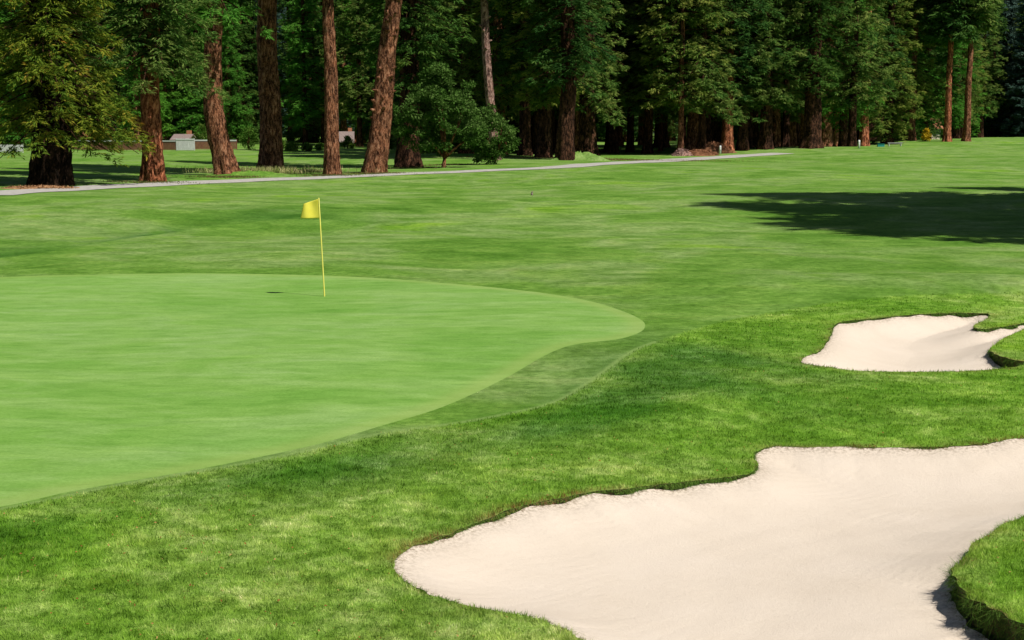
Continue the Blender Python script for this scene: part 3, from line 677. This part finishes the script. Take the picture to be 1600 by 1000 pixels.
for i, (px, py, wp, bk, ck, lb) in enumerate(ED):
    x, y = P(px, py); w_ = wp/FPX*y
    me = TR[bk][i % 2]; r0 = (.55, .75)[i % 2]
    cr = CR[ck][i % len(CR[ck])]
    D_s = 1.0
    tree('redwood_tree' if ck != 'fir' else 'fir_tree', x, y, me, cr, lb, group='trees along the edge of the wood', ts=w_/2/r0*.9, cs=random.uniform(.9, 1.15))
# off to the right of the view, casting the long shadow over the fairway
for (x, y, ck, s_, lb) in ((34.5, 53.7, ('low', 0), 1.12, 'tall dark redwood right of the fairway casting the long shadow'), (32.1, 46, ('low', 1), 1.12, 'second dark redwood of the group right of the fairway'), (34.0, 37.5, ('low', 0), 1.1, 'nearest dark redwood of the group right of the fairway'), (46.5, 58.5, ('low', 1), 1.12, 'dark redwood farther out to the right of the fairway')):
    tree('redwood_tree', x, y, TR['bark_brown'][0], CR[ck[0]][ck[1]], lb, s=s_, cs=1.45)
# the wood behind: rows of trees, each its own
EP = [(780, 250), (1000, 241), (1230, 237), (1290, 232), (1350, 229), (1424, 222), (1453, 219), (1510, 216), (1560, 215)]
EDGE = ([-400, 779]+[q[0] for q in EP], [0, 0]+[P(*q)[1] for q in EP])
print('edge', [round(v) for v in EDGE[1]])
cnt = 0
def fill(px0, px1, D0, D1, n, kinds, label, minsep=5.0, group='trees deep in the dark wood', barks=('bark_dark', 'bark_dark', 'bark_brown')):
    global cnt
    tries = 0; k = 0
    while k < n and tries < 4000:
        tries += 1
        D = random.uniform(D0, D1); px = random.uniform(px0, px1); x = at(px, D)
        if D < np.interp(px, EDGE[0], EDGE[1])+6: continue
        if any((x-a_)**2+(D-b_)**2 < minsep**2 for a_, b_ in TREES): continue
        ck = random.choice(kinds); cr = random.choice(CR[ck]); me = random.choice(TR[random.choice(barks)])
        tree('redwood_tree' if ck not in ('fir', 'blue') else 'fir_tree', x, D, me, cr, label, group=group, ts=random.uniform(.75, 1.5), cs=random.uniform(.85, 1.2), s=random.uniform(.88, 1.12))
        k += 1
fill(800, 1250, 158, 215, 30, ('mid',), 'dark redwood standing in the shade of the wood right of the oaks', 4.2)
fill(1200, 1560, 190, 360, 46, ('mid', 'low', 'mid', 'bright'), 'shaded redwood within the right hand wood behind the fairway', 5.0, 'trees in the right hand wood')
fill(-80, 780, 215, 290, 54, ('bright', 'bright', 'mid', 'low', 'fir'), 'dark green tree standing behind the board fence and lawn', 5.0, 'trees behind the fence')
fill(620, 800, 150, 200, 8, ('mid', 'low'), 'dark redwood in shade behind the two small oaks', 4.5, 'trees behind the oaks')
fill(780, 1260, 260, 330, 30, ('low', 'low', 'fir'), 'far tree glimpsed through the dark trunks', 5.5, 'far trees beyond the wood')
fill(1540, 1760, 300, 420, 36, ('blue', 'blue', 'low'), 'bluish distant conifer at the far end of the fairway', 7, 'distant conifers at the end of the fairway')
fill(-250, 1850, 345, 430, 75, ('low', 'blue'), 'distant tree closing the view behind the wood', 8, 'distant trees closing the view')

# small oaks and shrubs
def clusters_dome(r, n, rx, ry, z0, z1, hole=.25):
    out = []
    while len(out) < n:
        a_ = r.uniform(0, 6.283); q = r.uniform(hole, 1)**.5; t = r.uniform(0, 1); sc = math.sqrt(max(.05, 1-(t*2-.75)**2*.55)) if t > .35 else .8+.3*t
        sc *= (1-t**4)*.95+.05
        out.append((math.cos(a_)*rx*q*sc, math.sin(a_)*ry*q*sc, z0+(z1-z0)*t))
    return out
def oak(px, py, xl, xr, ytop, ybot, label, seed, n):
    x, y = P(px, py); r = np.random.default_rng(seed); z0 = float(zg(x, y))
    rx = (xr-xl)/2/FPX*y; cx = ((xl+xr)/2-px)/FPX*y; zt = hz(ytop, y)-z0; zb = hz(ybot, y)-z0
    t = empty('oak_tree', (x, y, z0)); tag(t, label, 'tree', 'small oaks beside the path')
    cl = [(c_[0]*(1+.22*math.sin(c_[2]*2.3+seed))+cx+r.normal(0, .35), c_[1]+r.normal(0, .3), c_[2]+r.normal(0, .35)) for c_ in clusters_dome(r, n, rx*.88, rx*.8, zb+.2, zt-.5)]
    link('crown', leafy_mesh('crown', seed, cl, 120, .60, .24, 'oak_leaf', flat=.6), t)
    m = MB(); fork = (.1, 0, zb*.55)
    m.tube([(0, 0, -.2), (.04, .02, .3), fork], [.22, .16, .13], 9)
    for j in range(9):
        c_ = cl[j*3]; mid = ((fork[0]+c_[0])*.5+r.normal(0, .15), c_[1]*.5, (fork[2]+c_[2])*.5+.1)
        m.tube([fork, mid, c_], [.10, .06, .02], 6)
    m.build('trunk', M['bark_brown'], t, True)
oak(693, 262, 610, 768, 96, 236, 'larger of two small green oaks beside the path, with a forked slim stem', 201, 115)
oak(772, 257, 722, 812, 166, 246, 'low rounded small oak, the smaller one right of its bigger neighbour', 202, 60)
def bush(px, D, wpx, hpx, mat, label, seed, cat='bush', name='bush', group='bushes along the far lawn edge', py=None):
    x = at(px, D); z0 = float(zg(x, D)); r = np.random.default_rng(seed); rx = wpx/2/FPX*D; h = hpx/FPX*D
    cl = clusters_dome(r, 18, rx*.8, rx*.7, .15, h*.85)
    me = leafy_mesh('foliage', seed, cl, 70, min(rx, h)*.38, .22, mat)
    t = empty(name, (x, D, z0)); tag(t, label, cat, group); link('foliage', me, t)
    m = MB()
    for j in range(4): m.tube([(0, 0, -.1), (cl[j][0]*.4, cl[j][1]*.4, cl[j][2]*.5), cl[j]], [.06, .04, .015], 5)
    m.build('stem', M['bark_brown'], t, True)
bl = [(395, 186, 34, 40, 'tall leafy bush left of the thick rough trunk behind the lawn'), (445, 186, 20, 16, 'low bush right of the thick rough trunk'), (462, 180, 24, 13, 'low spreading bush at the middle of the lawn edge'), (484, 180, 20, 12, 'small bush touching the thin brown trunk'), (505, 183, 16, 10, 'smallest bush left of the slim straight trunk'), (548, 190, 24, 20, 'rounded bush behind the white post on the lawn'), (612, 190, 22, 16, 'light green bush right of the leaning trunk'), (325, 205, 30, 42, 'dark bush behind the white gate'), (180, 205, 50, 30, 'wide bush behind the brown fence left of the short lit red trunk')]
for i, (px, D, wp, hp, lb) in enumerate(bl): bush(px, D, wp, hp, 'bush_leaf' if i not in (7, 8) else 'oak_leaf', lb, 220+i)
bush(1435, P(1435, 219)[1]-3, 16, 22, 'yellow_leaf', 'bright yellow flowering bush in front of the cottage', 240, group=None)

# ------------------------------------------------------------ fence, cottages, posts and small things
M['wood_brown'] = mat_simple('fence_wood', (.14, .06, .035), (.27, .13, .08), 3, .85, .01, (6, 6, .6))
M['wood_white'] = mat_simple('white_wood', (.42, .43, .42), (.62, .63, .62), 3, .8, .01, (6, 6, .6))
M['white'] = mat_simple('white_paint', (.70, .70, .68), (.82, .82, .80), 6, .5)
M['terracotta'] = mat_simple('terracotta_roof', (.34, .12, .06), (.50, .22, .12), 4, .8, .02, (1, 5, 1))
M['grey_roof'] = mat_simple('grey_roof', (.16, .12, .11), (.28, .22, .20), 4, .8, .02, (1, 5, 1))
M['cream'] = mat_simple('cream_render', (.55, .47, .36), (.66, .58, .46), 2, .85)
M['glass'] = mat_simple('window_glass', (.02, .03, .035), (.05, .07, .08), 1, .15)
M['teal'] = mat_simple('teal_paint', (.02, .22, .20), (.04, .32, .30), 3, .5)
M['mulch'] = mat_simple('bark_mulch', (.20, .10, .045), (.46, .26, .13), 5, .95, .05)
M['brush'] = mat_simple('dry_twigs', (.13, .055, .028), (.30, .14, .07), 5, .95, .03)
def fence(px0, px1, D0, D1, h, mat, label, post=2.4, gapw=.16):
    x0, x1 = at(px0, D0), at(px1, D1); z0 = float(zg((x0+x1)/2, (D0+D1)/2))
    L = math.hypot(x1-x0, D1-D0); t = empty('board_fence', (x0, D0, z0), math.atan2(D1-D0, x1-x0)); tag(t, label, 'fence', 'sections of fence across the lawn')
    m = MB(); k = 0; xx = .03
    while xx < L-.05:
        m.box(xx, min(xx+gapw-.02, L), -.012, .012, .06, h-.04+.03*math.sin(k*1.7)); xx += gapw; k += 1
    m.build('boards', mat, t)
    for zz in (.25, h-.25):
        m = MB(); m.box(0, L, .014, .06, zz, zz+.09); m.build('rail', mat, t)
    n = max(1, round(L/post))
    for j in range(n+1):
        m = MB(); xx = L*j/n; m.box(xx-.05, xx+.05, .062, .16, -.3, h+.06); m.box(xx-.065, xx+.065, .047, .175, h+.06, h+.10); m.build('post', mat, t)
    if h > 1.05:
        m = MB(); m.box(0, L, -.05, .046, h-.12, h+.05); m.build('top_rail', M['wood_white'], t)
fence(110, 232, 193, 190, 1.25, M['wood_brown'], 'brown board fence with pale top rail left of the short lit red trunk')
fence(252, 284, 189, 188, 1.25, M['wood_brown'], 'short brown board fence between the lit red trunk and the white gate section')
fence(284, 312, 186, 186, 1.5, M['wood_white'], 'weathered white picket section in the middle of the brown fence')
fence(312, 336, 188, 188, 1.25, M['wood_brown'], 'short brown board fence between the white section and the curved trunk')
fence(356, 377, 188, 188, 1.2, M['wood_brown'], 'last short brown board fence right of the curved trunk')
fence(5, 48, 175, 175, 1.0, M['wood_white'], 'pale low fence at the far left behind the huge dark trunk')
def cottage(px, D, w_, d_, h, rh, wall, roof, label, rz=0, base=0):
    x = at(px, D); t = empty('cottage', (x, D, float(zg(x, D))+base), rz); tag(t, label, 'house')
    m = MB(); m.box(-w_/2, w_/2, 0, d_, -.5, h); m.poly([(-w_/2, 0, h), (-w_/2, d_, h), (-w_/2, d_/2, h+rh)], [(0, 2, 1)]); m.poly([(w_/2, 0, h), (w_/2, d_, h), (w_/2, d_/2, h+rh)], [(0, 1, 2)])
    m.build('wall', wall, t)
    m = MB(); e = .5; k = rh/(d_/2)
    for s_ in (0, 1):
        y0, y1 = (-e, d_/2) if s_ == 0 else (d_+e, d_/2)
        z0, z1 = h-e*k+.03, h+rh+.03
        p = [(-w_/2-e, y0, z0), (w_/2+e, y0, z0), (w_/2+e, y1, z1), (-w_/2-e, y1, z1)]
        p += [(a_, b_, c_+.15) for a_, b_, c_ in p]
        m.poly(p, [(3, 2, 1, 0), (4, 5, 6, 7), (0, 1, 5, 4), (1, 2, 6, 5), (2, 3, 7, 6), (3, 0, 4, 7)])
    rf = m.build('roof', roof, t)
    m = MB(); m.box(w_*.2, w_*.2+.6, d_*.55, d_*.55+.6, h+rh*.4, h+rh+.7); m.build('chimney', M['terracotta'], rf)
    for k_ in (-.3, .1, .34):
        m = MB(); cx = w_*k_; m.box(cx-.6, cx+.6, -.05, -.003, 1.0, 2.2); f = m.build('window', M['white'], t)
        m = MB(); m.box(cx-.52, cx+.52, -.06, -.052, 1.08, 2.12); m.build('pane', M['glass'], f)
    m = MB(); m.box(-w_*.12-.45, -w_*.12+.45, -.06, -.003, 0, 2.05); dr = m.build('door', M['wood_brown'], t)
    m = MB(); m.tube([(-w_*.12+.3, -.07, 1), (-w_*.12+.3, -.12, 1), (-w_*.12+.38, -.12, 1)], [.02]*3, 6); m.build('handle', M['white'], dr)
cottage(1444, 300, 3.6, 4, 2.6, 1.6, M['cream'], M['terracotta'], 'cream cottage with terracotta roof behind the yellow bush', .1)
cottage(291, 208, 1.9, 3, 2.0, .6, M['wood_white'], M['grey_roof'], 'white cottage with reddish roof just visible above the fence', -.1, -.75)
cottage(545, 212, 1.5, 3, 2.2, 1.1, M['teal'], M['grey_roof'], 'teal walled cottage with a grey brown roof glimpsed left of the leaning trunk', .1, -1.2)
def post(px, py, h, label, group='white marker posts'):
    x, y = P(px, py); t = empty('marker_post', (x, y, float(zg(x, y)))); tag(t, label, 'post', group)
    m = MB(); r_ = .13; m.tube([(0, 0, -.2), (0, 0, h*.93), (0, 0, h*.97), (0, 0, h)], [r_, r_, r_*.85, r_*.4], 10); m.build('shaft', M['white'], t, True)
    m = MB(); m.tube([(0, 0, h*.70), (0, 0, h*.78)], [r_+.006]*2, 10); m.build('band', M['wood_white'], t)
post(541, 231, .9, 'white marker post on the far lawn left of the leaning trunk')
post(1125, 241, 1.0, 'white marker post in front of the brown brush heap')
post(1342, 232, 1.0, 'white marker post on the crest of the fairway before the orange lit trunk')
# flagstick
fx, fy = P(507, 463); fz = float(zg(fx, fy)); FH = 2.13; px2m = fy/FPX
t = empty('flagstick', (fx, fy, fz)); tag(t, 'yellow flag on a thin yellow pole standing in the putting green', 'golf flag')
M['yellow_pole'] = mat_simple('yellow_pole', (.78, .70, .12), (.86, .80, .20), 8, .4)
m_, nt_, b_ = newmat('flag_cloth'); nb = NB(nt_)
nt_.links.new(nb.ramp(nb.noise(nb.pos((1, 1, 1), obj=True), 6, 3), [(.3, (.88, .80, .09)), (.7, (.94, .87, .14))]), b_.inputs['Base Color']); b_.inputs['Roughness'].default_value = .7
tl_ = nt_.nodes.new('ShaderNodeBsdfTranslucent'); tl_.inputs[0].default_value = (.95, .85, .08, 1); mx_ = nt_.nodes.new('ShaderNodeMixShader'); mx_.inputs[0].default_value = .3
nt_.links.new(b_.outputs[0], mx_.inputs[1]); nt_.links.new(tl_.outputs[0], mx_.inputs[2]); nt_.links.new(mx_.outputs[0], nt_.nodes['Material Output'].inputs[0])
tx = -6*px2m
m = MB(); m.tube([(0, 0, -.1), (0, 0, 0), (tx*.5, 0, FH*.5), (tx, 0, FH), (tx, 0, FH+.012)], [.016, .016, .014, .012, .006], 10); m.build('pole', M['yellow_pole'], t, True)
nu, nv = 22, 16; V = []
for j in range(nv+1):
    for i in range(nu+1):
        a_ = i/nu; b2 = j/nv      # a along the fly, b downwards
        # the fly is folded: its top corner drops and turns away
        X_ = -a_*.36-a_*b2*.055+.0*a_; Zz = FH-.012-b2*.42-a_*(1-b2)*.11-a_*.0
        Y_ = .055*math.sin(a_*5.2+b2*1.5)*a_+.10*a_*a_*(1-b2)
        X_ += .03*a_*a_*(1-b2)
        V.append((tx-.01+X_+(b2*.42)*(-tx/FH), Y_, Zz))
n1 = nu+1; F = [(j*n1+i, j*n1+i+1, (j+1)*n1+i+1, (j+1)*n1+i) for j in range(nv) for i in range(nu)]
o = link('flag', mesh_np('flag', V, np.array(F), m_), t); md = o.modifiers.new('thick', 'SOLIDIFY'); md.thickness = .004

def heap(name, px, py, rx, ry, h, mat, label, cat, seed, n=700, ln=.5, th=.02):
    x, y = P(px, py); z0 = float(zg(x, y)); r = np.random.default_rng(seed); t = empty(name, (x, y, z0)); tag(t, label, cat)
    # mound core
    NX, NY = 26, 14; V = []
    for j in range(NY+1):
        for i in range(NX):
            a_ = 2*math.pi*i/NX; q = j/NY; e = 1+.15*math.sin(a_*3+seed)+.1*math.sin(a_*7)
            xx, yy_ = math.cos(a_)*rx*q*e, math.sin(a_)*ry*q*e
            hh = h*(1-q*q)*(.75+.25*math.sin(a_*4+q*5))+.04*r.normal()*h*4*(1-q)
            V.append((xx, yy_, float(zg(x+xx, y+yy_))-z0+hh-.03*(q > .99)))
    F = [(j*NX+i, j*NX+(i+1) % NX, (j+1)*NX+(i+1) % NX, (j+1)*NX+i) for j in range(NY) for i in range(NX)]
    link('mound', mesh_np('mound', V, np.array(F), M[mat]), t)
    if n:
        a_ = r.uniform(0, 6.283, n); q = r.uniform(0, 1, n)**.5*.97
        p = np.stack([np.cos(a_)*rx*q, np.sin(a_)*ry*q, h*(1-q*q)*.95], 1); d = norm(r.normal(0, 1, (n, 3))*[1, 1, .45])
        p -= d*ln*.5; qv = leaf_quads(p, d, ln*r.uniform(.4, 1.3, n), np.full(n, th), r)
        link('twigs', mesh_np('twigs', qv.reshape(-1, 3), np.arange(4*n).reshape(-1, 4), M[mat], smooth=False), t)
heap('brush_heap', 1092, 243, 2.3, 1.5, .65, 'brush', 'lower left brown brush heap beside the path in front of the wood', 'brush heap', 301, 900, .6)
heap('brush_heap', 1112, 239.5, 2.6, 1.6, 1.25, 'brush', 'taller brown brush heap just left of the stout red trunk', 'brush heap', 302, 1100, .7)
heap('mulch_patch', 62, 294.5, 2.3, 1.1, .14, 'mulch', 'orange brown bark mulch at the foot of the huge dark trunk', 'mulch', 303, 900, .25, .03)
heap('grass_mound', 905, 250, 3.0, 1.6, .75, 'turf', 'grassy root mound right of the massive dark brown trunk', 'mound', 304, 0)
heap('stump', 1066, 243.5, 1.2, .8, .8, 'bark_pink', 'grey broken stump at the foot of the slender reddish trunk', 'stump', 305, 120, .5, .03)
heap('grass_mound', 402, 275, 3.6, 1.3, .32, 'turf', 'dry grassy mound joining the feet of the curved and the thick rough trunk', 'mound', 306, 0)
def tuft_mass(name, px, py, rx, ry, hgt, n, label, seed, colour):
    x, y = P(px, py); r = np.random.default_rng(seed); m2 = mat_leaf(name+'_blades', colour)
    xx = x+r.normal(0, rx*.5, n); yy_ = y+r.normal(0, ry*.5, n); z = zg(xx, yy_)
    d = norm(np.stack([r.normal(0, .5, n), r.normal(0, .5, n), np.ones(n)], 1))
    q = leaf_quads(np.stack([xx, yy_, z], 1), d, hgt*r.uniform(.5, 1.3, n), np.full(n, .02), r)
    o = link(name, mesh_np(name, q.reshape(-1, 3), np.arange(4*n).reshape(-1, 4), m2, smooth=False, attrs=dict(var=np.repeat(r.uniform(0, 1, n), 4))))
    tag(o, label, 'grass', kind='stuff')
tuft_mass('long_grass', 412, 272, 5.0, 1.2, .55, 2600, 'long dry grass at the feet of the curved and the thick trunk', 311, [(0, (.16, .22, .05)), (.6, (.34, .36, .14)), (1, (.55, .48, .28))])
tuft_mass('leaf_litter', 930, 249, 14, 3.0, .10, 5000, 'reddish fallen needles under the trees at the wood edge', 312, [(0, (.08, .04, .02)), (.6, (.20, .10, .05)), (1, (.34, .22, .12))])
for (px, py, sd2) in ((240, 286, 1), (354, 277, 2), (426, 271, 3), (520, 275, 4), (585, 272, 5), (640, 263, 6), (700, 258, 7)):
    tuft_mass('leaf_litter', px, py, 2.6, 1.3, .12, 900, 'fallen needles and grass tufts on the ground at the foot of the trunks by the path', 320+sd2, [(0, (.06, .10, .02)), (.5, (.16, .16, .05)), (1, (.32, .20, .11))])
# fallen leaves on the near grass
n = 1300; v_ = rng.uniform(1/26, 1/8.2, n); y_ = 1/v_; x_ = rng.uniform(-.38, .38, n)*y_
m0, _ = k_rough(x_, y_); x_, y_ = x_[m0], y_[m0]; n = len(x_)
d_ = norm(np.stack([rng.normal(0, 1, n), rng.normal(0, 1, n), rng.normal(0, .25, n)], 1))
q = leaf_quads(np.stack([x_, y_, zg(x_, y_)+.028], 1), d_, rng.uniform(.012, .034, n), rng.uniform(.004, .010, n), rng)
ml = mat_leaf('fallen_leaf', [(0, (.22, .08, .03)), (.6, (.40, .17, .06)), (1, (.55, .32, .14))])
tag(link('fallen_leaves', mesh_np('fallen_leaves', q.reshape(-1, 3), np.arange(4*n).reshape(-1, 4), ml, smooth=False, attrs=dict(var=np.repeat(rng.uniform(0, 1, n), 4)))), 'small orange brown fallen leaves scattered over the near rough grass', 'leaves', kind='stuff')
# small box and board by the wood, sprinkler head
x, y = P(1376, 229); t = empty('utility_box', (x, y, float(zg(x, y)))); t.scale = (.6, 1, .8); tag(t, 'small teal box lying on the grass right of the white post on the crest', 'box')
m = MB(); m.box(-.85, .85, -.3, .3, -.05, .42); m.build('body', M['teal'], t); m = MB(); m.box(-.9, .9, -.35, .35, .423, .50); m.build('lid', M['teal'], t)
x, y = P(1398, 228.5); t = empty('bench', (x, y, float(zg(x, y)))); tag(t, 'low pale bench right of the small teal box', 'bench')
m = MB(); m.box(-1.1, 1.1, -.25, .25, .45, .53); m.build('seat', M['wood_white'], t)
for s_ in (-1, 1): m = MB(); m.box(s_*.9-.06, s_*.9+.06, -.2, .2, -.05, .447); m.build('leg', M['wood_white'], t)
x, y = P(831, 305); t = empty('sprinkler', (x, y, float(zg(x, y)))); tag(t, 'tiny grey sprinkler head alone in the fairway above the middle of the green', 'sprinkler')
m = MB(); m.tube([(0, 0, -.05), (0, 0, .10), (0, 0, .12)], [.06, .05, .04], 12); m.build('body', M['grey_roof'], t, True)
m = MB(); m.tube([(0, 0, .121), (0, 0, .16), (.06, -.03, .18)], [.03, .03, .02], 8); m.build('nozzle', M['grey_roof'], t, True)
print('faces', sum(len(me.polygons) for me in bpy.data.meshes), 'trees', len(TREES))
